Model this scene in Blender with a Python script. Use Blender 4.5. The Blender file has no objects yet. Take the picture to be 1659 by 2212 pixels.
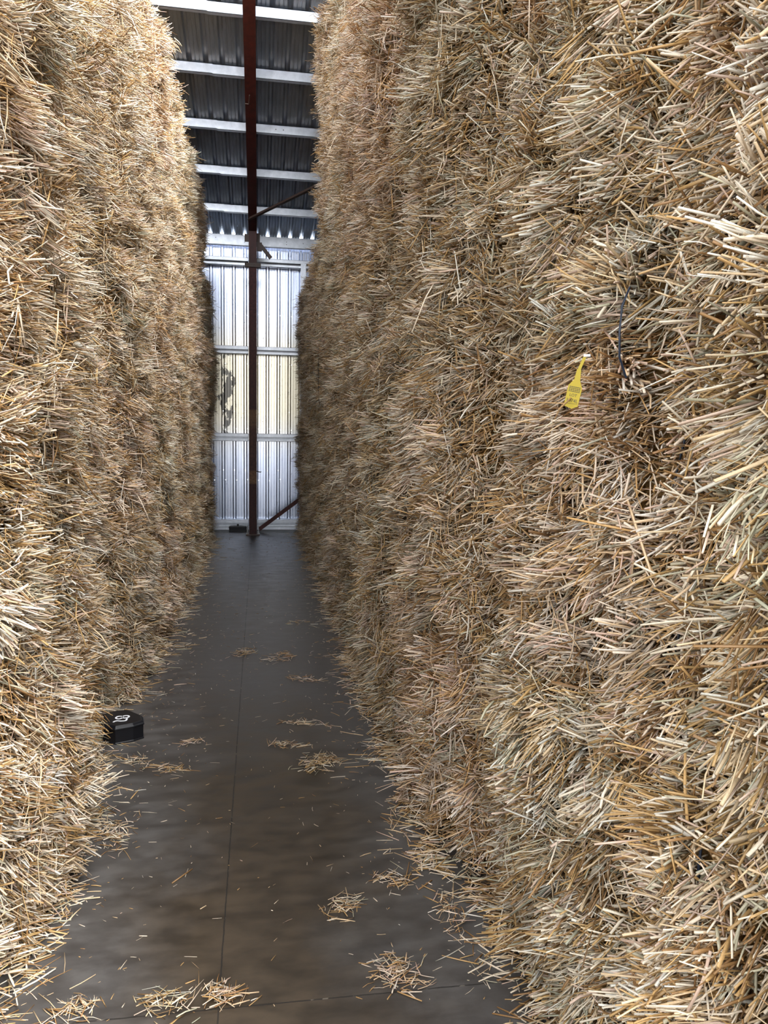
import bpy, math
import numpy as np
from mathutils import Vector, Matrix

S = bpy.context.scene
C = S.collection

# ------------------------------------------------------------------ camera
IMW, IMH, FPX = 1659.0, 2212.0, 1620.0
a = np.array([560.0 - IMW / 2, -(930.0 - IMH / 2), -FPX]); a /= np.linalg.norm(a)   # aisle direction seen by the lens
u = np.array([0, 1.0, 0]); u = u - a * (u @ a); u /= np.linalg.norm(u)
x = np.cross(a, u)
R = np.column_stack([x, a, u])
cd = bpy.data.cameras.new('camera'); cam = bpy.data.objects.new('camera', cd); C.objects.link(cam)
cam.matrix_world = Matrix.Translation((0, 0, 1.6)) @ Matrix(R.T.tolist()).to_4x4()
cd.sensor_fit = 'VERTICAL'; cd.sensor_height = 32.0; cd.lens = 32.0 * FPX / IMH
cd.clip_start = 0.02; cd.clip_end = 400
S.camera = cam

# ------------------------------------------------------------------ daylight and exposure
w = bpy.data.worlds.new('sky'); S.world = w; w.use_nodes = True
nt = w.node_tree; nt.nodes.clear()
out = nt.nodes.new('ShaderNodeOutputWorld'); bg = nt.nodes.new('ShaderNodeBackground')
bg.inputs['Color'].default_value = (0.93, 0.96, 1.0, 1); bg.inputs['Strength'].default_value = 1.75
nt.links.new(bg.outputs[0], out.inputs[0])
S.view_settings.view_transform = 'Standard'; S.view_settings.look = 'None'
S.view_settings.gamma = 1; S.view_settings.use_curve_mapping = False
S.view_settings.exposure = 1.55
S.cycles.max_bounces = 8; S.cycles.diffuse_bounces = 4; S.cycles.glossy_bounces = 4; S.cycles.adaptive_threshold = .02

sd_ = bpy.data.lights.new('hazy_sun', 'SUN'); sd_.energy = 7.5; sd_.angle = math.radians(40); sd_.color = (1, 1, 1)
sun = bpy.data.objects.new('hazy_sun', sd_); C.objects.link(sun); sun.location = (6, -8, 14)
sun.rotation_euler = Vector((-.45, .47, -.78)).to_track_quat('-Z', 'Y').to_euler()

# ------------------------------------------------------------------ materials
def mat(name, col, rough=0.6, metal=0.0, spec=0.5):
    m = bpy.data.materials.new(name); m.use_nodes = True
    b = m.node_tree.nodes['Principled BSDF']
    b.inputs['Base Color'].default_value = (*col, 1); b.inputs['Roughness'].default_value = rough
    b.inputs['Metallic'].default_value = metal; b.inputs['Specular IOR Level'].default_value = spec
    return m, m.node_tree, b
def node(t, kind, **kw):
    n = t.nodes.new(kind)
    for k, v in kw.items(): setattr(n, k, v)
    return n
def coords(t, scale=(1, 1, 1), which='Object'):
    tc = node(t, 'ShaderNodeTexCoord'); mp = node(t, 'ShaderNodeMapping'); mp.inputs['Scale'].default_value = scale
    t.links.new(tc.outputs[which], mp.inputs[0]); return mp.outputs[0]
def noise(t, vec, scale, detail=4, rough=0.55):
    n = node(t, 'ShaderNodeTexNoise'); n.inputs['Scale'].default_value = scale
    n.inputs['Detail'].default_value = detail; n.inputs['Roughness'].default_value = rough
    t.links.new(vec, n.inputs['Vector']); return n.outputs['Fac']
def ramp(t, fac, stops):
    r = node(t, 'ShaderNodeValToRGB'); e = r.color_ramp.elements
    while len(e) < len(stops): e.new(0.5)
    for i, (p, c) in enumerate(stops): e[i].position = p; e[i].color = (*c, 1) if len(c) == 3 else c
    t.links.new(fac, r.inputs[0]); return r.outputs['Color']
def mix(t, fac, A, B, mode='MIX'):
    n = node(t, 'ShaderNodeMix', data_type='RGBA', blend_type=mode)
    for s, v in ((0, fac), (6, A), (7, B)):
        if hasattr(v, 'links') or isinstance(v, bpy.types.NodeSocket): t.links.new(v, n.inputs[s])
        else: n.inputs[s].default_value = v if s == 0 else (*v, 1)
    return n.outputs[2]
def math_(t, op, A, B=None, Cc=None):
    n = node(t, 'ShaderNodeMath', operation=op)
    for i, v in enumerate((A, B, Cc)):
        if v is None: continue
        if isinstance(v, bpy.types.NodeSocket): t.links.new(v, n.inputs[i])
        else: n.inputs[i].default_value = v
    return n.outputs[0]

# straw stalks: the colour of every stalk is stored on the mesh
m_straw, t, b = mat('straw', (.6, .45, .25), .42, spec=.45)
at = node(t, 'ShaderNodeAttribute'); at.attribute_name = 'stalk_colour'
oi = node(t, 'ShaderNodeObjectInfo')
tint = ramp(t, oi.outputs['Random'], [(0, (1.0, .95, .88)), (.5, (.95, .96, .90)), (1, (1.06, .97, .92))])
fine = noise(t, coords(t, (1, 1, 1)), 260, 2)
c = mix(t, 1.0, at.outputs['Color'], tint, 'MULTIPLY')
c = mix(t, .35, c, ramp(t, fine, [(.3, (.6, .6, .6)), (.7, (1.15, 1.15, 1.15))]), 'MULTIPLY')
t.links.new(c, b.inputs['Base Color'])
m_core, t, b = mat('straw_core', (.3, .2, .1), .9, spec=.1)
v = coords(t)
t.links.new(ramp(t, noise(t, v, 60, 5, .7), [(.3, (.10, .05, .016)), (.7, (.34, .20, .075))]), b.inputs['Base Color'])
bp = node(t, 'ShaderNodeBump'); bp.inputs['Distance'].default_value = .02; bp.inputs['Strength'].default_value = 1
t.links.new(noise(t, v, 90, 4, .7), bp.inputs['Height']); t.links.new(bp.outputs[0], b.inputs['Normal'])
m_twine, _, _ = mat('blue_twine', (.006, .014, .032), .5)

# concrete with saw-cut joints, browner band along the middle, weaker at the far end
m_floor, t, b = mat('concrete', (.16, .15, .14), .5, spec=.5)
v = coords(t)
sx = node(t, 'ShaderNodeSeparateXYZ'); t.links.new(v, sx.inputs[0])
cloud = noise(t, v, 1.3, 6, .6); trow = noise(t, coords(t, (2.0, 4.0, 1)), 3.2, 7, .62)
grey = ramp(t, trow, [(.36, (.046, .041, .038)), (.5, (.064, .058, .054)), (.64, (.088, .081, .076))])
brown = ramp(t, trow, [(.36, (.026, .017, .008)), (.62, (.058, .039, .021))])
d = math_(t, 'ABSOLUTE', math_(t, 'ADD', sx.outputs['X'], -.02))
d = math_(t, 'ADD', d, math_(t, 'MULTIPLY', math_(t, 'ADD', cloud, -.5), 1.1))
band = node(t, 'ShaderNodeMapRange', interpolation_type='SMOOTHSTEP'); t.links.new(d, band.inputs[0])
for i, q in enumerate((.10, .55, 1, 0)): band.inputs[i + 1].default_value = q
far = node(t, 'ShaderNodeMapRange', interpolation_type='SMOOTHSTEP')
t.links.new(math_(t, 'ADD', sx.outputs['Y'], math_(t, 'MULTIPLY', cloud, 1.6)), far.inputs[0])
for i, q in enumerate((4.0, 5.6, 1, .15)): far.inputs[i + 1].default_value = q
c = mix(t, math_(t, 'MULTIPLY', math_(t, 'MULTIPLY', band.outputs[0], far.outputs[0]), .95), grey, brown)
def joint(coord, at_, wob):
    n = math_(t, 'ADD', coord, -at_); n = math_(t, 'ADD', n, math_(t, 'MULTIPLY', math_(t, 'ADD', noise(t, v, 30, 3), -.5), wob))
    return math_(t, 'LESS_THAN', math_(t, 'ABSOLUTE', n), .0024)
slabx = joint(sx.outputs['X'], -.112, .006)
ym = math_(t, 'ADD', sx.outputs['Y'], math_(t, 'MULTIPLY', sx.outputs['X'], .014))
slaby = joint(ym, 1.97, .006)
j = math_(t, 'MAXIMUM', slabx, slaby)
jc = ramp(t, noise(t, v, 18, 3), [(.45, (.006, .005, .004)), (.62, (.012, .010, .008)), (.66, (.16, .14, .11))])
c = mix(t, math_(t, 'MULTIPLY', j, .8), c, jc)
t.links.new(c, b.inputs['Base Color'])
t.links.new(ramp(t, trow, [(.3, (.36,) * 3), (.7, (.56,) * 3)]), b.inputs['Roughness'])
bp = node(t, 'ShaderNodeBump'); bp.inputs['Distance'].default_value = .004; bp.inputs['Strength'].default_value = .5
t.links.new(math_(t, 'SUBTRACT', math_(t, 'MULTIPLY', noise(t, v, 9, 6), .6), j), bp.inputs['Height'])
t.links.new(bp.outputs[0], b.inputs['Normal'])

m_ground, t, b = mat('gravel', (.34, .33, .31), .9)

def galv(name, lo, hi, rough, stretch, band_and_mould=False, metal=.85):
    m, t, b = mat(name, hi, rough, metal)
    v = coords(t, stretch)
    c = ramp(t, noise(t, v, 5, 6, .65), [(.3, lo), (.7, hi)])
    if band_and_mould:
        vv = coords(t)
        sp = node(t, 'ShaderNodeSeparateXYZ'); t.links.new(vv, sp.inputs[0])
        # yellow band fading out above and below mid height, black mould patch left of the column, speckle all over
        zb = node(t, 'ShaderNodeMapRange', interpolation_type='SMOOTHSTEP')
        t.links.new(math_(t, 'ABSOLUTE', math_(t, 'ADD', sp.outputs['Z'], -2.3)), zb.inputs[0])
        for i, q in enumerate((.3, 1.3, 1, 0)): zb.inputs[i + 1].default_value = q
        c = mix(t, math_(t, 'MULTIPLY', zb.outputs[0], .75), c, (.80, .70, .46))
        dx = math_(t, 'MULTIPLY', math_(t, 'ADD', sp.outputs['X'], .50), 5.0)
        dz = math_(t, 'MULTIPLY', math_(t, 'ADD', sp.outputs['Z'], -2.18), 1.0)
        r2 = math_(t, 'ADD', math_(t, 'MULTIPLY', dx, dx), math_(t, 'MULTIPLY', dz, dz))
        blot = math_(t, 'ADD', math_(t, 'MULTIPLY', noise(t, coords(t, (1, 1, .45)), 9, 8, .7), 2.6), math_(t, 'MULTIPLY', r2, -.8))
        mm = math_(t, 'GREATER_THAN', blot, 1.15)
        spk = math_(t, 'GREATER_THAN', noise(t, coords(t, (1, 1, .6)), 55, 3, .6), .68)
        c = mix(t, math_(t, 'MULTIPLY', math_(t, 'MAXIMUM', mm, spk), .85), c, (.06, .06, .065))
    t.links.new(c, b.inputs['Base Color'])
    return m
m_wallsheet = galv('galvanised_wall_sheet', (.60, .66, .82), (.80, .86, 1.0), .24, (9, 1, .5), True, 1.0)
m_roofsheet = galv('galvanised_roof_sheet', (.42, .47, .55), (.60, .67, .78), .32, (6, .6, 1))
m_galv = galv('galvanised_steel', (.62, .66, .72), (.85, .88, .95), .38, (2, 2, 2))
m_red, t, b = mat('red_oxide_primer', (.12, .022, .016), .55)
t.links.new(ramp(t, noise(t, coords(t, (6, 6, 2)), 3, 5), [(.3, (.042, .007, .006)), (.7, (.085, .015, .011))]), b.inputs['Base Color'])
# column: same primer, rubbed to rust between knee and chest height
m_col, t, b = mat('red_primer_rubbed_to_rust', (.12, .022, .016), .6)
v = coords(t); sp = node(t, 'ShaderNodeSeparateXYZ'); t.links.new(v, sp.inputs[0])
zr = ramp(t, math_(t, 'MULTIPLY', sp.outputs['Z'], .25), [(0, (.045, .011, .010)), (.198, (.045, .011, .010)), (.2, (.17, .095, .045)), (.245, (.15, .075, .032)), (.25, (.06, .022, .014)), (.40, (.08, .030, .016)), (.43, (.15, .08, .035)), (.475, (.15, .075, .03)), (.48, (.05, .010, .008)), (.9, (.085, .016, .014))])
for e in zr.node.color_ramp.elements: pass
zr.node.color_ramp.interpolation = 'LINEAR'
mot = ramp(t, noise(t, v, 30, 5, .7), [(.35, (.55, .5, .5)), (.65, (1.4, 1.25, 1.1))])
t.links.new(mix(t, 1.0, zr, mot, 'MULTIPLY'), b.inputs['Base Color'])
m_brown, _, _ = mat('brown_painted_angle', (.085, .05, .04), .5)
m_black, t, b = mat('black_plastic', (.007, .007, .009), .38, spec=.35)
m_white, _, _ = mat('white_paint', (.75, .75, .78), .6)
m_bolt, _, _ = mat('bright_bolt', (.8, .8, .8), .3, .6)
m_tag, _, _ = mat('yellow_plastic', (.40, .30, .012), .5)
m_ink, _, _ = mat('black_ink', (.03, .03, .02), .6)

# ------------------------------------------------------------------ helpers
def link(name, me, m, parent=None, loc=None):
    for q in (m if isinstance(m, (list, tuple)) else [m]): me.materials.append(q)
    o = bpy.data.objects.new(name, me); C.objects.link(o)
    if loc is not None: o.location = loc
    if parent: o.parent = parent
    return o
def poly(name, V, Fc, m, parent=None, loc=None):
    me = bpy.data.meshes.new(name); me.from_pydata([tuple(map(float, p)) for p in V], [], Fc); me.update()
    return link(name, me, m, parent, loc)
class MB:
    def __init__(s): s.V = []; s.F = []
    def add(s, V, F):
        n = len(s.V); s.V += [tuple(map(float, p)) for p in V]; s.F += [tuple(i + n for i in f) for f in F]
    def box(s, x0, x1, y0, y1, z0, z1):
        V = [(X, Y, Z) for X in (x0, x1) for Y in (y0, y1) for Z in (z0, z1)]
        s.add(V, [(0, 1, 3, 2), (4, 6, 7, 5), (0, 4, 5, 1), (2, 3, 7, 6), (0, 2, 6, 4), (1, 5, 7, 3)])
    def bar(s, p, q, prof, up=(0, 0, 1)):            # open or closed profile swept from p to q, given thickness by the profile itself
        p, q = Vector(p), Vector(q); d = (q - p).normalized(); r = d.cross(Vector(up)).normalized(); uu = r.cross(d)
        n = len(prof); V = [P + r * a_ + uu * b_ for P in (p, q) for a_, b_ in prof]
        F = [(i, (i + 1) % n, n + (i + 1) % n, n + i) for i in range(n)] + [tuple(range(n))[::-1], tuple(range(n, 2 * n))]
        s.add(V, F)
    def tube(s, pts, r, k=8, cap=True):
        pts = [Vector(p) for p in pts]; n0 = len(s.V); V = []
        for i, p in enumerate(pts):
            d = (pts[min(i + 1, len(pts) - 1)] - pts[max(i - 1, 0)]).normalized()
            e = d.cross(Vector((.13, .21, .97))).normalized(); f = d.cross(e)
            V += [p + (e * math.cos(2 * math.pi * j / k) + f * math.sin(2 * math.pi * j / k)) * r for j in range(k)]
        F = [(i * k + j, i * k + (j + 1) % k, (i + 1) * k + (j + 1) % k, (i + 1) * k + j) for i in range(len(pts) - 1) for j in range(k)]
        if cap: F += [tuple(range(k))[::-1], tuple(range((len(pts) - 1) * k, len(pts) * k))]
        s.add(V, F)
    def build(s, name, m, parent=None, loc=None, bevel=0):
        o = poly(name, s.V, s.F, m, parent, loc)
        if bevel:
            md = o.modifiers.new('edge', 'BEVEL'); md.width = bevel; md.segments = 2; md.limit_method = 'ANGLE'
        return o
def tag(o, label=None, cat=None, group=None, kind=None):
    for k, v_ in (('label', label), ('category', cat), ('group', group), ('kind', kind)):
        if v_: o[k] = v_
    return o
def empty(name, loc=(0, 0, 0)):
    o = bpy.data.objects.new(name, None); C.objects.link(o); o.location = loc; o.empty_display_size = .1; return o

# ------------------------------------------------------------------ stalk geometry
PAL = np.array([(.93, .81, .66), (.82, .62, .40), (.63, .40, .17), (.36, .20, .08), (.62, .58, .43), (.78, .58, .47), (.95, .91, .83), (.50, .49, .38)]) * .80
PW = np.array([.25, .21, .20, .14, .06, .07, .05, .02]); PW = PW / PW.sum()
def unit(v_): return v_ / np.maximum(np.linalg.norm(v_, axis=-1, keepdims=True), 1e-9)
def stalks(rng, P, D, L, Wd, bend, col, flat):
    """n stalks as four-sided tubes of three rings: verts, quads, colours"""
    n = len(P); D = unit(D)
    ref = unit(rng.normal(size=(n, 3))); E1 = unit(np.cross(D, ref)); E2 = np.cross(D, E1)
    mid = P + D * (L * rng.uniform(.35, .65, n))[:, None]
    D2 = unit(D + bend[:, None] * unit(rng.normal(size=(n, 3)) + [0, 0, -.5]))
    tip = mid + D2 * (L * .5)[:, None]
    hw, hh = Wd * .5, Wd * .5 * flat
    rings = []
    for c_, k in ((P, 1.0), (mid, 1.0), (tip, .85)):
        for s1, s2 in ((1, 1), (-1, 1), (-1, -1), (1, -1)):
            rings.append(c_ + E1 * (s1 * hw * k)[:, None] + E2 * (s2 * hh * k)[:, None])
    V = np.stack(rings, 1)                       # n,12,3
    q = []
    for r in (0, 4):
        for j in range(4): q.append((r + j, r + (j + 1) % 4, r + 4 + (j + 1) % 4, r + 4 + j))
    q += [(3, 2, 1, 0), (8, 9, 10, 11)]
    q = np.array(q); Fq = (np.arange(n)[:, None, None] * 12 + q[None]).reshape(-1, 4)
    Cc = np.repeat(col, 12, 0)
    return V.reshape(-1, 3), Fq, Cc
def straw_mesh(name, parts, extra=None):
    """parts: list of (V,F,C); extra: (V,F) of the core, second material"""
    Vs, Fs, Cs, Ms, o_ = [], [], [], [], 0
    for V, F_, Cc in parts: Vs.append(V); Fs.append(F_ + o_); Cs.append(Cc); Ms.append(np.zeros(len(F_), np.int32)); o_ += len(V)
    if extra:
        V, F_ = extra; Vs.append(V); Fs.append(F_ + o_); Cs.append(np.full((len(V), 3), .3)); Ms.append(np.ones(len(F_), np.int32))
    V = np.concatenate(Vs); F_ = np.concatenate(Fs); Cc = np.concatenate(Cs); M = np.concatenate(Ms)
    me = bpy.data.meshes.new(name)
    me.vertices.add(len(V)); me.vertices.foreach_set('co', V.astype(np.float32).ravel())
    me.loops.add(F_.size); me.loops.foreach_set('vertex_index', F_.astype(np.int32).ravel())
    me.polygons.add(len(F_)); me.polygons.foreach_set('loop_start', (np.arange(len(F_)) * 4).astype(np.int32))
    me.update(calc_edges=True)
    ca = me.attributes.new('stalk_colour', 'FLOAT_COLOR', 'POINT')
    ca.data.foreach_set('color', np.concatenate([Cc, np.ones((len(Cc), 1))], 1).astype(np.float32).ravel())
    me.materials.append(m_straw)
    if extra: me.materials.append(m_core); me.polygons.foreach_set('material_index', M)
    me.validate(); return me

# ------------------------------------------------------------------ one bale: 1.2 wide (local Y), 0.93 high (Z), 2.3 deep (local -X); the cut end faces +X
BW, BH, BD = 1.19, .93, 2.3
TWY = (-.43, -.15, .15, .43)
def bale_mesh(seed, n=16500):
    rng = np.random.default_rng(seed)
    ph = rng.uniform(0, 6.28, (9, 2)); fr = rng.uniform(2.0, 13, (9, 2)); am = .032 / np.sqrt(np.linalg.norm(fr, axis=1) / 4) * rng.uniform(.5, 1.2, 9)
    def bulge(y, z):
        b_ = sum(am[i] * np.sin(fr[i, 0] * y + ph[i, 0]) * np.sin(fr[i, 1] * z + ph[i, 1]) for i in range(9))
        b_ = b_ - .125 * np.abs(y / (BW / 2)) ** 6 - .014 * np.abs(z / (BH / 2) - 1) ** 10 + .012 * np.cos(2 * math.pi * y / .29)
        for ty in TWY: b_ = b_ - .030 * np.exp(-((y - ty) / .032) ** 2)
        return b_
    # core block: displaced front, straight sides
    gy = np.linspace(-BW / 2, BW / 2, 49); gz = np.linspace(0, BH, 37); Y, Z = np.meshgrid(gy, gz, indexing='ij')
    X = bulge(Y, Z) - .060
    front = np.stack([X, Y, Z], -1).reshape(-1, 3); ny, nz = 49, 37
    idx = np.arange(ny * nz).reshape(ny, nz)
    Fq = [np.stack([idx[:-1, :-1], idx[1:, :-1], idx[1:, 1:], idx[:-1, 1:]], -1).reshape(-1, 4)]
    loop = np.concatenate([idx[:, 0], idx[-1, 1:], idx[-2::-1, -1], idx[0, -2:0:-1]])
    back = front[loop].copy(); back[:, 0] = -BD; nb = len(front); kk = len(loop)
    i = np.arange(kk); Fq.append(np.stack([loop, nb + i, nb + (i + 1) % kk, np.roll(loop, -1)], -1))
    cV = np.concatenate([front, back, [[-BD, -BW / 2, 0], [-BD, BW / 2, 0], [-BD, BW / 2, BH], [-BD, -BW / 2, BH]]]); q = nb + kk
    Fq.append(np.array([[q, q + 3, q + 2, q + 1]]))
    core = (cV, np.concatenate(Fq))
    P = []
    # clumps
    M = 260
    cy = rng.uniform(-BW / 2, BW / 2, M); cz = rng.uniform(0, BH, M)
    cdir = unit(np.stack([np.full(M, .75), rng.normal(0, .7, M), rng.normal(-.3, .65, M)], 1))
    cpr = np.abs(rng.normal(0, .048, M)); ccol = rng.uniform(.6, 1.18, M); cpal = rng.choice(len(PAL), M, p=PW)
    k = rng.integers(0, M, n); loose = rng.random(n) < .34
    sg = np.where(loose, .12, .030)
    y = np.clip(cy[k] + rng.normal(0, 1, n) * sg, -BW / 2 - .03, BW / 2 + .03); z = np.clip(cz[k] + rng.normal(0, 1, n) * sg, -.05, BH + .05)
    keep = np.ones(n, bool)
    for ty in TWY: keep &= ~((np.abs(y - ty) < .013) & (rng.random(n) < .72))
    nrm = np.stack([np.ones(n), 1.6 * np.sign(y) * np.clip((np.abs(y) - .50) / .1, 0, 1) ** 1.5, 0.5 * (np.clip((z - .86) / .07, 0, 1) - np.clip((.06 - z) / .07, 0, 1))], 1)
    D = np.where(loose[:, None], unit(rng.normal(size=(n, 3)) * [.55, 1, 1] + [.35, 0, -.15]), cdir[k] + rng.normal(0, .20, (n, 3)))
    D = D + .40 * nrm; D[:, 0] = np.abs(D[:, 0]) * .9 + .05
    L = np.where(loose, rng.uniform(.02, .08, n), rng.uniform(.03, .085, n)) * np.where(rng.random(n) < .04, 1.9, 1)
    dep = bulge(y, z) - rng.uniform(.0, .05, n) + np.where(loose, -.018, cpr[k] * rng.uniform(.3, 1, n))
    Pp = np.stack([dep, y, z], 1) - unit(D) * (L * .15)[:, None]
    Wd = rng.choice([.0018, .0026, .0034, .0044, .006], n, p=[.22, .28, .27, .17, .06])
    pal = np.where(rng.random(n) < .5, cpal[k], rng.choice(len(PAL), n, p=PW))
    col = PAL[pal] * (ccol[k] * rng.uniform(.75, 1.12, n))[:, None]
    f = keep; P.append(stalks(rng, Pp[f], D[f], L[f], Wd[f], rng.uniform(0, .35, n)[f] * (rng.random(n) < .5)[f], np.clip(col[f], 0, .93), rng.uniform(.35, .9, n)[f]))
    # stalks lying against the face and hanging down
    n2 = 900; y = rng.uniform(-BW / 2, BW / 2, n2); z = rng.uniform(.05, BH, n2)
    D = unit(rng.normal(size=(n2, 3)) * [.10, 1.0, .8] + [.06, 0, -.75]); L = rng.uniform(.05, .15, n2) * np.where(rng.random(n2) < .10, 2.0, 1)
    Pp = np.stack([bulge(y, z) + rng.uniform(.0, .035, n2), y, z], 1)
    col = PAL[rng.choice(len(PAL), n2, p=PW)] * rng.uniform(.85, 1.15, n2)[:, None]
    P.append(stalks(rng, Pp, D, L, rng.uniform(.002, .0055, n2), rng.uniform(0, .7, n2), np.clip(col, 0, .93), rng.uniform(.3, .8, n2)))
    # protruding bunches of parallel stalks
    for _ in range(14):
        y0, z0 = rng.uniform(-.55, .55), rng.uniform(.08, .88); m = int(rng.integers(18, 46))
        d0 = unit(np.array([.8, rng.normal(0, .6), rng.normal(-.25, .4)]))
        y = y0 + rng.normal(0, .022, m); z = z0 + rng.normal(0, .022, m); L = rng.uniform(.09, .17, m)
        Pp = np.stack([bulge(y, z) - .03, y, z], 1)
        col = PAL[rng.choice([0, 1, 6, 0, 5], m)] * rng.uniform(.85, 1.1, m)[:, None]
        P.append(stalks(rng, Pp, d0 + rng.normal(0, .13, (m, 3)), L, rng.uniform(.003, .006, m), rng.uniform(0, .2, m), np.clip(col, 0, .93), rng.uniform(.5, .9, m)))
    # the two side faces near the cut end, and the top edge
    n3 = 1500; sgn = rng.choice([-1, 1], n3); xx = -rng.uniform(.02, .30, n3); z = rng.uniform(0, BH, n3)
    Pp = np.stack([xx, sgn * (BW / 2 - .02 + rng.uniform(0, .015, n3)), z], 1)
    D = unit(rng.normal(size=(n3, 3)) * [.9, .4, .8] + np.stack([np.full(n3, .5), sgn * .35, np.full(n3, -.1)], 1))
    col = PAL[rng.choice(len(PAL), n3, p=PW)] * rng.uniform(.8, 1.1, n3)[:, None]
    P.append(stalks(rng, Pp, D, rng.uniform(.04, .11, n3), rng.uniform(.002, .005, n3), rng.uniform(0, .3, n3), np.clip(col, 0, .93), rng.uniform(.4, .9, n3)))
    n4 = 900; y = rng.uniform(-BW / 2, BW / 2, n4)
    Pp = np.stack([-rng.uniform(.02, .35, n4), y, np.full(n4, BH - .015)], 1)
    D = unit(rng.normal(size=(n4, 3)) * [.8, .8, .25] + [.4, 0, .15])
    col = PAL[rng.choice(len(PAL), n4, p=PW)] * rng.uniform(.8, 1.1, n4)[:, None]
    P.append(stalks(rng, Pp, D, rng.uniform(.04, .11, n4), rng.uniform(.002, .005, n4), rng.uniform(0, .3, n4), np.clip(col, 0, .93), rng.uniform(.4, .9, n4)))
    tw = []
    for ty in TWY:
        mb = MB(); zz = np.linspace(.03, BH - .03, 20)
        mb.tube([(float(bulge(np.array(ty), np.array(q_))) + .012, ty + .004 * math.sin(9 * q_ + seed), q_) for q_ in zz], .0026, 6)
        me = bpy.data.meshes.new('twine'); me.from_pydata(mb.V, [], mb.F); me.update(); me.materials.append(m_twine); tw.append(me)
    return straw_mesh('straw_bale', P, core), tw

# ------------------------------------------------------------------ the setting: floor, ground, roof sheet, end wall
SLOPE = .27
ROOF_END = 6.9  # roof cut short, out of view, to let sky light onto the upper stacks
def roof_z(y): return 4.61 + SLOPE * (12.25 - y)
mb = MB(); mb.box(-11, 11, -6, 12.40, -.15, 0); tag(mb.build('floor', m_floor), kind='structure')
mb = MB(); mb.box(-120, 120, -120, 120, -.6, -.16); tag(mb.build('ground_outside', m_ground), kind='structure')

PITCH = .174
def sheet_profile(x0, x1, off):
    pts = []; n0 = math.floor((x0 - off) / PITCH); k = n0
    while off + k * PITCH < x1:
        c0 = off + k * PITCH
        # rib void centred on c0 (depth 1), then the pan with two shallow stiffeners
        pts += [(c0 - .030, 0), (c0 - .012, 1), (c0 - .005, 1), (c0 + .005, 1), (c0 + .012, 1), (c0 + .030, 0),
                (c0 + .032, 0), (c0 + .040, 0), (c0 + .058, 0), (c0 + .062, .16), (c0 + .068, .16), (c0 + .072, 0),
                (c0 + .102, 0), (c0 + .106, .16), (c0 + .112, .16), (c0 + .116, 0)]
        k += 1
    return pts
# end wall sheet, with the screw holes that let daylight through
pr = sheet_profile(-4.0, 4.0, -.045); V, F_ = [], []
rng = np.random.default_rng(5)
ZH_A = (3.02, 1.90, .96); ZH_B = (3.42, 2.66, 1.62, .80)
for i in range(len(pr) - 1):
    (xa, da), (xb, db) = pr[i], pr[i + 1]; ph_ = i % 16
    zs = [.0, 4.56]; holes = []
    if ph_ == 2 and abs(xa) < 1.1: holes = [h for h in ZH_A if rng.random() < .85]
    if ph_ == 6 and abs(xa) < 1.1: holes = [h + rng.normal(0, .01) for h in ZH_B if rng.random() < .75]
    cuts = sorted([.0, 4.56] + [h - .005 for h in holes] + [h + .005 for h in holes])
    for j_ in range(0, len(cuts) - 1, 2):
        n = len(V); V += [(xa, 12.324 - .026 * da, cuts[j_]), (xb, 12.324 - .026 * db, cuts[j_]), (xb, 12.324 - .026 * db, cuts[j_ + 1]), (xa, 12.324 - .026 * da, cuts[j_ + 1])]
        F_.append((n, n + 1, n + 2, n + 3))
wall = poly('wall_back', V, F_, m_wallsheet); tag(wall, kind='structure')
mb = MB(); mb.box(-4, 4, 12.255, 12.296, 0, .045); tag(mb.build('baseboard_back', m_galv), kind='structure')
for sd, X_ in (('left', -4.0), ('right', 4.0)):
    pr = sheet_profile(6.9, 12.3, 0); V, F_ = [], []
    for (ya, da) in pr: V += [(X_ + .03 * da * (1 if X_ > 0 else -1), ya, 0), (X_ + .03 * da * (1 if X_ > 0 else -1), ya, roof_z(ya) - .01)]
    F_ = [(2 * i, 2 * i + 2, 2 * i + 3, 2 * i + 1) for i in range(len(pr) - 1)]
    tag(poly('wall_' + sd, V, F_, m_roofsheet), kind='structure')
# roof sheet
pr = sheet_profile(-4.2, 4.2, -.045); V, F_ = [], []
ys = (12.30, ROOF_END)
for (xa, da) in pr:
    for yy in ys: V.append((xa, yy, roof_z(yy) + .044 * da))
for i in range(len(pr) - 1): F_.append((2 * i, 2 * i + 2, 2 * i + 3, 2 * i + 1))
tag(poly('ceiling', V, F_, m_roofsheet), kind='structure')

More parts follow.
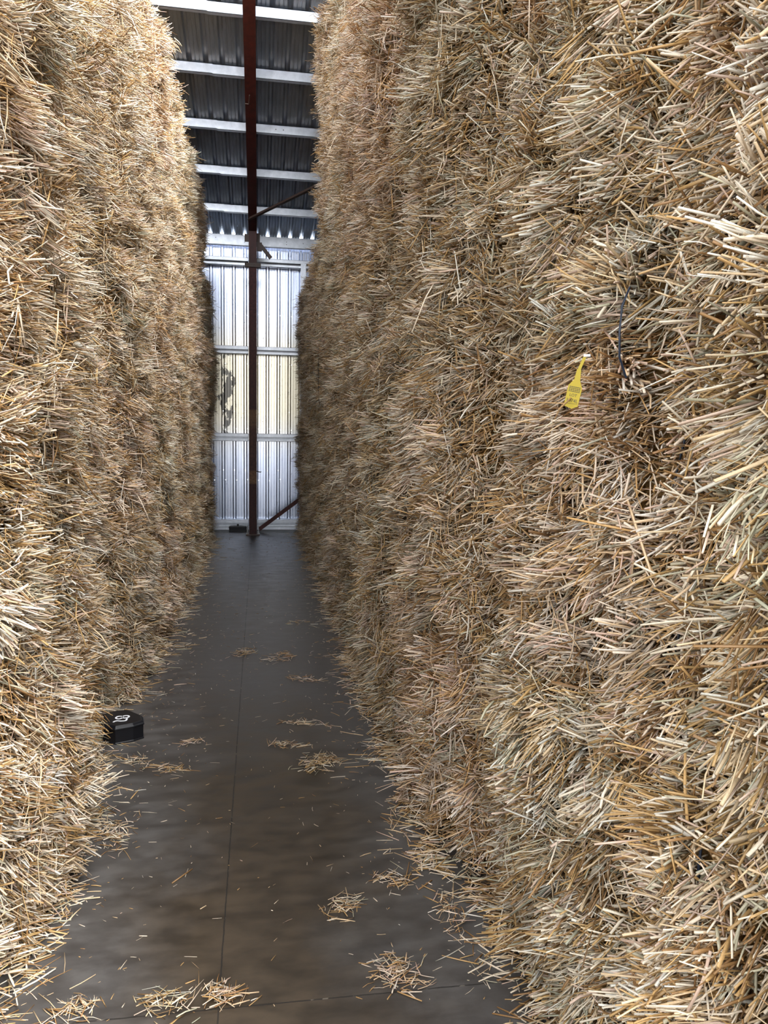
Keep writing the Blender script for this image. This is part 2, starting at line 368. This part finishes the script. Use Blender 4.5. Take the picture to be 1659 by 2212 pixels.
# ------------------------------------------------------------------ steelwork
# purlins: two lapped lengths each
PUR = (11.408, 10.534, 9.658, 8.775, 7.967, 7.10, 6.22, 5.34, 4.46, 3.58, 2.7)
PL = ('lowest roof purlin, the one next above the eave beam of the end wall', 'second roof purlin up from the eave beam, just above the angle brace',
      'third roof purlin up from the eave beam, with two bolt holes right of the rafter', 'fourth roof purlin up from the eave beam',
      'fifth roof purlin up from the eave beam, highest one in view')
LAP = (.42, .26, .44, .30, .52)
def c_rail(mb, x0, x1, y, z, h, d_, t_=.004, lip=.016):
    # lipped channel, web towards the aisle, seen from below
    mb.box(x0, x1, y, y + t_, z, z + h); mb.box(x0, x1, y, y + d_, z, z + t_); mb.box(x0, x1, y, y + d_, z + h - t_, z + h)
    mb.box(x0, x1, y + d_ - t_, y + d_, z, z + lip)
for i, yy in enumerate(PUR[:5]):
    r = empty('roof_purlin', (0, yy, roof_z(yy) - .112))
    tag(r, PL[i], 'purlin', 'galvanised purlins under the roof sheet')
    lp = LAP[i]
    mb = MB(); c_rail(mb, -3.95, lp, 0, .002, .100, .055); mb.build('rail', m_galv, r)
    mb = MB(); c_rail(mb, -.50, 3.95, -.005, -.006, .102, .058); o = mb.build('lapped_rail', m_galv, r)
    if i == 2:
        for hx in (.20, .29):
            mb = MB(); mb.tube([(hx, -.0065, .045), (hx, -.004, .045)], .006, 10); mb.build('bolt_hole', m_black, o)
eb = empty('eave_beam', (0, 12.19, 4.445)); tag(eb, 'galvanised eave beam along the top of the end wall, under the roof edge', 'beam')
mb = MB(); mb.box(-4, 4, 0, .004, 0, .155); mb.box(-4, 4, 0, .07, 0, .004); mb.box(-4, 4, 0, .07, .151, .155); mb.build('beam_web', m_galv, eb)
for xx, zz in ((-.66, .10), (-.22, .05), (.42, .09), (.42, .05), (.68, .08)):
    mb = MB(); mb.tube([(xx, -.003, zz), (xx, .001, zz)], .006, 8); mb.build('bolt', m_black, eb)
# wall girts: lipped channels, open side to the aisle
GL = ('topmost galvanised channel rail across the end wall, level with the column cap', 'second galvanised channel rail down the end wall',
      'third galvanised channel rail down the end wall, crossing the rusty part of the column', 'lowest galvanised channel rail, just above the floor at the end wall')
for z0, gl in zip((4.205, 2.855, 1.49, .115), GL):
    r = empty('wall_girt', (0, 12.18, z0)); tag(r, gl, 'rail', 'galvanised girts on the end wall')
    for nm, xa, xb in (('left_rail', -4, -.17), ('rail', -.04, 4)):
        mb = MB(); h = .12
        mb.box(xa, xb, .112, .116, -h / 2, h / 2)
        mb.box(xa, xb, 0, .116, h / 2 - .004, h / 2); mb.box(xa, xb, 0, .116, -h / 2, -h / 2 + .004)
        mb.box(xa, xb, 0, .004, h / 2 - .052, h / 2); mb.box(xa, xb, 0, .004, -h / 2, -h / 2 + .034)
        mb.build('rail', m_galv, r)
# galvanised stud right of the column
mb = MB(); mb.box(.64, .668, 12.09, 12.17, 0, 4.20); mb.box(.690, .722, 12.09, 12.17, 0, 4.20); mb.box(.66, .70, 12.11, 12.17, 0, 4.20)
tag(mb.build('wall_stud', m_galv), 'upright galvanised channel post on the end wall, half hidden by the right stack', 'post')
# column
CX = -.095
col = empty('steel_column', (CX, 11.56, 0)); tag(col, 'dark red steel column standing at the end of the aisle, rusty at chest height', 'column')
mb = MB(); hw = .058
mb.box(-hw, hw, 0, .012, .02, 4.03); mb.box(-hw, hw, .20, .212, .02, 4.03); mb.box(-.005, .005, .012, .20, .02, 4.03); mb.build('column_shaft', m_col, col)
mb = MB(); mb.box(-.105, .105, -.03, .26, 0, .02); bpl = mb.build('base_plate', m_brown, col, bevel=.002); bpl['label'] = 'dark steel foot plate'
for sx_ in (-1, 1):
    for yy in (-.005, .20):
        mb = MB(); mb.tube([(sx_ * .084, yy, .02), (sx_ * .084, yy, .13)], .006, 8); mb.tube([(sx_ * .084, yy, .02), (sx_ * .084, yy, .034)], .014, 6)
        mb.build('anchor_bolt', m_bolt, bpl)
mb = MB(); mb.box(-.115, .118, -.02, .24, 4.03, 4.055); mb.box(-.115, .118, -.02, .0, 3.995, 4.03); mb.build('cap_plate', m_brown, col, bevel=.002)
mb = MB(); mb.tube([(.058, .0, .985), (.09, -.02, .975), (.115, -.02, .972), (.125, -.02, .98)], .007, 8); mb.build('hook', m_black, col)
# rafter (I-section), knee on the cap plate, rising towards the camera over the aisle
raf = empty('steel_rafter', (CX, 11.56, 4.055)); tag(raf, 'dark red steel rafter rising over the aisle from the column to the roof', 'rafter')
def rz(y): return roof_z(y) - .285
mb = MB(); Y0, Y1 = 11.56, ROOF_END
def slab(mb, ya, za, yb, zb, th, x0, x1, ox=CX):
    V = [(X, Y - 11.56, Z - 4.055) for X in (x0, x1) for (Y, Z) in ((ya, za), (yb, zb), (yb, zb + th), (ya, za + th))]
    mb.add(V, [(0, 1, 2, 3), (7, 6, 5, 4), (0, 4, 5, 1), (1, 5, 6, 2), (2, 6, 7, 3), (3, 7, 4, 0)])
slab(mb, Y0, rz(Y0), Y1, rz(Y1), .012, -.060, .060); slab(mb, 12.17, rz(12.17) + .158, Y1, rz(Y1) + .158, .012, -.060, .060)
slab(mb, 12.17, rz(12.17) + .01, Y1, rz(Y1) + .01, .15, -.005, .005)
mb.build('rafter_beam', m_red, raf)
mb = MB(); mb.box(-.058, .058, 0, .012, 0, rz(Y0) - 4.05); mb.box(-.058, .058, .20, .212, 0, rz(11.77) - 4.04); mb.box(-.005, .005, .012, .6, 0, rz(12.1) - 4.05)
mb.build('knee_section', m_red, raf)
mb = MB(); mb.box(.06, .105, .12, .13, .26, .46); mb.box(.06, .135, .118, .13, .20, .33); mb.build('gusset_plate', m_brown, raf)
mb = MB(); mb.box(-.12, -.06, .12, .13, .33, .44); mb.build('gusset_plate', m_brown, raf)
mb = MB()
for yo, zo in ((7.62 - 11.56, rz(7.62) - 4.055), ):
    mb.tube([(-.06, yo + 1.3, rz(7.62 + 1.3) - 4.065), (-.02, yo + 1.28, rz(8.9) - 4.08), (-.01, yo + 1.15, rz(8.77) - 4.075)], .006, 6)
mb.build('clip', m_brown, raf)
# braces: L-angles
ANG = [(-.025, -.025), (.025, -.025), (.025, -.019), (-.019, -.019), (-.019, .025), (-.025, .025)]
mb = MB(); mb.bar((-.152, 11.18, 4.585), (1.75, 9.28, 5.10), ANG)
tag(mb.build('diagonal_brace', m_brown), 'brown angle iron brace slanting up from the rafter under the roof', 'brace')
mb = MB(); mb.bar((.0, 11.93, .05), (1.3, 11.93, 1.03), [(p * 1.2, q * 1.2) for p, q in ANG], up=(0, 1, 0))
tag(mb.build('diagonal_brace', m_red), 'dark red angle iron brace slanting up from the foot of the column', 'brace')
mb = MB(); mb.bar((.01, 11.70, 4.36), (.175, 11.70, 4.165), ANG, up=(0, 1, 0))
tag(mb.build('brace_stub', m_brown), 'short cut off angle iron slanting down to the right beside the column head', 'brace')

# ------------------------------------------------------------------ the stacks
NV = 12
protos = [bale_mesh(100 + i) for i in range(NV)]
ORD = ('bottom', 'second', 'third', 'fourth', 'fifth', 'sixth', 'seventh')
ORC = ('first', 'second', 'third', 'fourth', 'fifth', 'sixth', 'seventh', 'eighth', 'ninth', 'tenth')
rng = np.random.default_rng(11); count = [0]
def put(side, ci, li, nl, yc, z, face, hz):
    k = count[0]; count[0] += 1
    me, tw = protos[(k * 5 + k // 12 + li * 3) % NV]
    o = bpy.data.objects.new('straw_bale', me); C.objects.link(o)
    flip = -1 if (k * 7 + li) % 2 else 1
    sgn = 1 if side == 'left' else -1
    o.scale = (1, flip, hz / BH)
    o.rotation_euler = (0, 0, 0 if side == 'left' else math.pi)
    o.location = (face, yc + rng.normal(0, .006), z)
    lay = 'bottom layer' if li == 0 else ('top layer' if li == nl - 1 else ORD[li] + ' layer up')
    st = 'left stack' if side == 'left' else 'right stack'
    kc = (8 if side == 'left' else 9) - ci
    tag(o, f'straw bale, {lay}, {ORC[kc]} column from the end wall, {st}', 'straw bale', f'straw bales of the {st}')
    for m_ in tw:
        c_ = bpy.data.objects.new('twine', m_); C.objects.link(c_); c_.parent = o
# left stack: tips of the straw reach about 5 cm beyond `face`
LB = (.86, 2.04, 3.22, 4.40, 5.58, 6.76, 7.94, 9.12, 10.28, 11.44)
LX = (-.75, -.735, -.865, -.79, -.77, -.76, -.76, -.75, -.735)
LZ = .912
for ci in range(9):
    nl = 5 if ci < 8 else 4
    for li in range(nl):
        lean = (0, -.005, .0, .02 if ci == 2 else -.01, .03 if ci == 2 else -.02)[li]
        put('left', ci, li, nl, (LB[ci] + LB[ci + 1]) / 2, li * LZ, LX[ci] + lean + rng.normal(0, .012), LZ)
RB = (.10, 1.29, 2.48, 3.67, 4.86, 6.05, 7.24, 8.42, 9.60, 10.78, 11.94)
RX = (.73, .81, .695, .69, .71, .72, .73, .70, .70, .69)
RZ = .925
for ci in range(10):
    nl = 6 if ci < 7 else 4
    for li in range(nl):
        lean = (0, .005, .0, -.01, -.03, -.06)[li]
        put('right', ci, li, nl, (RB[ci] + RB[ci + 1]) / 2, li * RZ if ci < 7 else li * .91, RX[ci] + lean + rng.normal(0, .012), RZ if ci < 7 else .91)

# strands of baling twine that show between the straws
for pts, lab in (([(.640, 8.40, 3.50), (.632, 8.39, 3.1), (.638, 8.41, 2.6), (.645, 8.40, 2.0), (.66, 8.40, 1.9)], 'dark blue twine hanging down the far step of the right stack'),
                 ([(.735, 1.447, 1.90), (.718, 1.442, 1.86), (.714, 1.439, 1.81), (.717, 1.440, 1.76), (.735, 1.443, 1.72)], 'short length of dark blue twine showing to the right of the yellow tag')):
    mb = MB(); q0 = pts[0]; mb.tube([tuple(np.subtract(p, q0)) for p in pts], .0024, 6)
    tag(mb.build('baling_twine', m_twine, loc=q0), lab, 'twine')

# ------------------------------------------------------------------ loose straw on the floor
def floor_straw(rng, x_, y_, L, Wd, lift, bend=.25, heading=None, hs=3.0):
    n = len(x_); th = rng.uniform(0, 6.283, n) if heading is None else rng.normal(heading, hs, n)
    D = np.stack([np.cos(th), np.sin(th), rng.normal(0, .05, n) * (lift > .008)], 1)
    P = np.stack([x_, y_, Wd * .5 + lift], 1) - D * (L * .5)[:, None]; P[:, 2] = np.maximum(P[:, 2], Wd * .5)
    col = PAL[rng.choice(len(PAL), n, p=PW)] * rng.uniform(.8, 1.12, n)[:, None]
    V, F_, Cc = stalks(rng, P, D, L, Wd, bend * rng.random(n), np.clip(col, 0, .93), np.full(n, .6))
    V[:, 2] = np.maximum(V[:, 2], .0008); return V, F_, Cc
rng = np.random.default_rng(77)
n = 5200; yy = rng.uniform(1.7, 12.0, n); xx = rng.uniform(-.68, .68, n)
w_ = np.exp((np.abs(xx) - .62) / .22); kp = rng.random(n) < .10 + .9 * w_
xx, yy = xx[kp], yy[kp]
me = straw_mesh('loose_straw', [floor_straw(rng, xx, yy, np.clip(rng.exponential(.014, len(xx)) + .005, .005, .07), rng.uniform(.0010, .0030, len(xx)), np.zeros(len(xx)))])
o = bpy.data.objects.new('straw_litter', me); C.objects.link(o); tag(o, 'single stalks and chaff strewn thinly over the concrete aisle', 'loose straw', kind='stuff')
for side, edge in (('left', LX), ('right', RX)):
    P = []
    B_ = LB if side == 'left' else RB
    for ci in range(len(edge)):
        n = 430; sg = 1 if side == 'left' else -1
        out_ = rng.exponential(.045, n); xx = edge[ci] + sg * (.0 + out_); yy = rng.uniform(B_[ci], B_[ci + 1], n)
        cl = rng.uniform(B_[ci], B_[ci + 1], 7); pick = rng.random(n) < .5
        yy = np.where(pick, cl[rng.integers(0, 7, n)] + rng.normal(0, .06, n), yy); xx = np.where(pick, xx + sg * .03, xx)
        P.append(floor_straw(rng, xx, yy, rng.uniform(.03, .12, n), rng.uniform(.002, .005, n), np.maximum(0, .06 - out_ * .8) * rng.random(n), heading=0 if side == 'left' else math.pi, hs=.8))
    me = straw_mesh('fringe', P); o = bpy.data.objects.new('straw_fringe', me); C.objects.link(o)
    tag(o, f'fallen straw heaped on the concrete along the foot of the {side} stack', 'loose straw', 'straw along the stack feet', 'stuff')
PILES = [(-.432, 3.514, .09, .05, 70, 'small tuft of straw on the concrete just nearer than the numbered black box'),
         (.29, 3.50, .10, .085, 190, 'largest brown drift of straw in mid aisle, towards the right stack'),
         (.14, 3.72, .09, .03, 60, 'thin curved trail of straw leading to the brown drift in mid aisle'),
         (.466, 2.50, .06, .05, 70, 'fan of pale straw on the concrete close to the right stack'),
         (.286, 2.37, .06, .05, 85, 'compact tuft of straw lying alone right of the floor joint'),
         (.41, 2.03, .075, .07, 150, 'large pale tuft of straw where the cross joint meets the right side'),
         (-.254, 2.01, .075, .05, 95, 'tuft of straw on the cross joint left of the joint crossing'),
         (-.10, 2.02, .07, .05, 120, 'tuft of straw lying on the crossing of the two floor joints'),
         (.255, 4.0, .15, .025, 70, 'long narrow streak of straw running across to the right stack'),
         (.146, 5.237, .10, .10, 90, 'faint brown patch of chaff right of the joint, beyond the long streak'),
         (-.099, 5.376, .09, .10, 90, 'flat patch of chaff lying on the lengthwise joint far along the aisle'),
         (.282, 4.746, .07, .05, 45, 'little patch of straw between the long streak and the chaff patches'),
         (-.34, 3.81, .06, .04, 40, 'curved wisp of straw right of the numbered black box'),
         (.307, 6.203, .10, .04, 30, 'farthest wisp of pale straw on the aisle floor'),
         (-.60, 3.62, .07, .05, 50, 'pale stalks lying in front of the numbered black box'),
         (-.56, 2.95, .06, .10, 130, 'ragged heap of straw spilling from the left stack foot in the foreground'),
         (-.50, 2.02, .06, .05, 90, 'tuft of straw in the bottom left corner by the left stack'),
         (.62, 2.30, .05, .14, 70, 'string of loose stalks beside the right stack in the foreground')]
for px_, py_, sx_, sy_, n, lab in PILES:
    n = int(n * .72)
    xx = rng.normal(px_, sx_ * .55, n); yy = rng.normal(py_, sy_ * .55, n) + .25 * (xx - px_) * rng.choice([-1, 1])
    r_ = np.hypot((xx - px_) / sx_, (yy - py_) / sy_)
    near = py_ < 3
    L = rng.uniform(.02, .075 if near else .085, n)
    V, F_, Cc = floor_straw(rng, xx, yy, L, rng.uniform(.0014, .0034, n), np.maximum(0, .022 - .014 * r_) * rng.random(n), .7, rng.uniform(-.6, .6), .9)
    V[:, 0] -= px_; V[:, 1] -= py_
    me = straw_mesh('tuft', [(V, F_, Cc)]); o = bpy.data.objects.new('straw_tuft', me); C.objects.link(o); o.location = (px_, py_, 0)
    tag(o, lab, 'straw tuft', 'tufts of straw on the aisle floor')

# ------------------------------------------------------------------ bait boxes
def bait_box(foot, h, loc, rot, lab):
    """foot: outline of the lid seen from above, anticlockwise"""
    r = empty('bait_box', loc); r.rotation_euler = (0, 0, rot); tag(r, lab, 'bait box', 'black rodent bait boxes')
    c_ = np.mean(foot, 0); f = np.array(foot); n = len(f)
    def ring(k, z): return [tuple(c_ + (p - c_) * k) + (z,) for p in f]
    def loft(name, rings, parent, m=m_black):
        V = sum(rings, []); F_ = [(i * n + j, i * n + (j + 1) % n, (i + 1) * n + (j + 1) % n, (i + 1) * n + j) for i in range(len(rings) - 1) for j in range(n)]
        F_ += [tuple(range(n))[::-1], tuple(range((len(rings) - 1) * n, len(rings) * n))]
        o = poly(name, V, F_, m, parent); md = o.modifiers.new('edge', 'BEVEL'); md.width = .003; md.segments = 2; md.limit_method = 'ANGLE'; return o
    loft('box_body', [ring(1.0, 0.0), ring(1.0, .006), ring(.965, .008), ring(.98, h * .78)], r)
    lid = loft('lid', [ring(1.02, h * .785), ring(1.02, h * .86), ring(.97, h * .88), ring(.90, h)], r)
    return r, lid
foot = [(-.15, -.02), (-.045, -.085), (.055, -.02), (.085, .035), (.07, .11), (-.03, .20), (-.14, .15), (-.18, .06)]
foot = [(-.115, -.045), (-.03, -.10), (.055, -.065), (.10, -.03), (.085, .05), (-.01, .15), (-.075, .14), (-.135, .09)]
bx, lid = bait_box(foot, .095, (-.69, 3.93, 0), 0, 'black plastic bait box with a white painted number, against the left stack')
def strokes(paths, r_, z):
    mb = MB()
    for p in paths:
        n0 = len(p); V = []
        for i, (X, Y) in enumerate(p):
            ax_, ay_ = p[max(i - 1, 0)]; bx_, by_ = p[min(i + 1, n0 - 1)]; dx, dy = bx_ - ax_, by_ - ay_; l = math.hypot(dx, dy) or 1
            nx, ny = -dy / l * r_, dx / l * r_; V += [(X + nx, Y + ny, z + .0008), (X - nx, Y - ny, z + .0008), (X + nx, Y + ny, z - .002), (X - nx, Y - ny, z - .002)]
        F_ = []
        for i in range(n0 - 1):
            q_ = 4 * i; F_ += [(q_, q_ + 1, q_ + 5, q_ + 4), (q_ + 2, q_ + 6, q_ + 7, q_ + 3), (q_, q_ + 4, q_ + 6, q_ + 2), (q_ + 1, q_ + 3, q_ + 7, q_ + 5)]
        F_ += [(0, 2, 3, 1), (4 * n0 - 4, 4 * n0 - 3, 4 * n0 - 1, 4 * n0 - 2)]
        mb.add(V, F_)
    return mb
def ell(cx_, cy_, rx_, ry_, n=22): return [(cx_ + rx_ * math.cos(i * 2 * math.pi / n), cy_ + ry_ * math.sin(i * 2 * math.pi / n)) for i in range(n + 1)]
two = [(-.050, -.036), (-.046, -.024), (-.036, -.018), (-.026, -.021), (-.016, -.024), (.002, -.024), (.009, -.020), (.011, -.006), (.010, .008)]
mb = strokes([ell(-.032, .026, .016, .019), ell(-.001, .033, .017, .017), two], .0046, .0955)
pn = mb.build('painted_number', m_white, lid); pn['label'] = 'white hand-painted number'
foot2 = [(-.14, .0), (.14, .0), (.14, .03), (.06, .12), (-.06, .12), (-.14, .03)]
bx2, lid2 = bait_box(foot2, .085, (-.335, 12.02, 0), 0, 'small black bait box on the floor at the end wall, left of the column')
mb = MB(); mb.box(-.016, .016, .03, .05, .08, .115); mb.build('handle', m_black, lid2, bevel=.003)

# ------------------------------------------------------------------ yellow tag hanging on the right stack
tg = empty('bale_tag', (.664, 1.535, 1.692))
tg.rotation_euler = (math.radians(90 + 4), math.radians(0), math.radians(-38))
tag(tg, 'yellow plastic lot tag hanging from twine on the right stack at head height', 'tag')
tilt = math.radians(-12)
def rot(p): return (p[0] * math.cos(tilt) - p[1] * math.sin(tilt), p[0] * math.sin(tilt) + p[1] * math.cos(tilt))
outl = [(-.0150, -.030), (.003, -.034), (.0150, -.027), (.0155, .012), (.0075, .027), (.0045, .050), (-.0045, .050), (-.0055, .028), (-.0150, .014)]
V = [rot(p) + (zz,) for zz in (.0006, -.0006) for p in outl]; n = len(outl)
poly('tag_plate', V, [tuple(range(n)), tuple(range(n, 2 * n))[::-1]] + [(i, n + i, n + (i + 1) % n, (i + 1) % n) for i in range(n)], m_tag, tg)
V0 = [(0, .050), (.002, .060), (.006, .080)]
mb = MB(); pts = [rot(p) + (0,) for p in V0]
mb.bar(pts[0], pts[2], [(-.0032, -.0006), (.0032, -.0006), (.0032, .0006), (-.0032, .0006)], up=(0, 0, 1)); mb.build('tag_strap', m_tag, tg)
ca = mb = MB(); p = rot((.006, .080)); mb.box(p[0] - .003, p[0] + .011, p[1] - .002, p[1] + .003, -.001, .003)
mb.build('clip', m_white, tg)
def word(s_, size, x_, y_):
    cu = bpy.data.curves.new('lettering', 'FONT'); cu.body = s_; cu.size = size; cu.align_x = 'CENTER'; cu.extrude = .00008; cu.materials.append(m_ink)
    tmp = bpy.data.objects.new('text', cu); C.objects.link(tmp); bpy.context.view_layer.update()
    me = bpy.data.meshes.new_from_object(tmp.evaluated_get(bpy.context.evaluated_depsgraph_get())); bpy.data.objects.remove(tmp)
    if not me.materials: me.materials.append(m_ink)
    o = bpy.data.objects.new('lettering', me); C.objects.link(o); o.parent = tg
    p = rot((x_, y_)); o.location = (p[0], p[1], .0008); o.rotation_euler = (0, 0, tilt); return o
word('LOT', .0085, 0, -.008); word('1074L', .0105, 0, -.020)
mb = MB()
for k in range(4):
    for s0 in np.arange(-.012, .0115, .0042):
        Vv = [rot((s0, .0115 - k * .0032)), rot((s0 + .0034, .0115 - k * .0032)), rot((s0 + .0034, .0130 - k * .0032)), rot((s0, .0130 - k * .0032))]
        mb.add([q_ + (.0007,) for q_ in Vv] + [q_ + (.0009,) for q_ in Vv], [(4, 5, 6, 7), (0, 3, 2, 1), (0, 1, 5, 4), (1, 2, 6, 5), (2, 3, 7, 6), (3, 0, 4, 7)])
Vv = [rot(q_) for q_ in ((-.013, -.0245), (.013, -.0225), (.013, -.0219), (-.013, -.0239))]
mb.add([q_ + (.0007,) for q_ in Vv] + [q_ + (.0009,) for q_ in Vv], [(4, 5, 6, 7), (0, 3, 2, 1)])
mb.build('small_print', m_ink, tg)
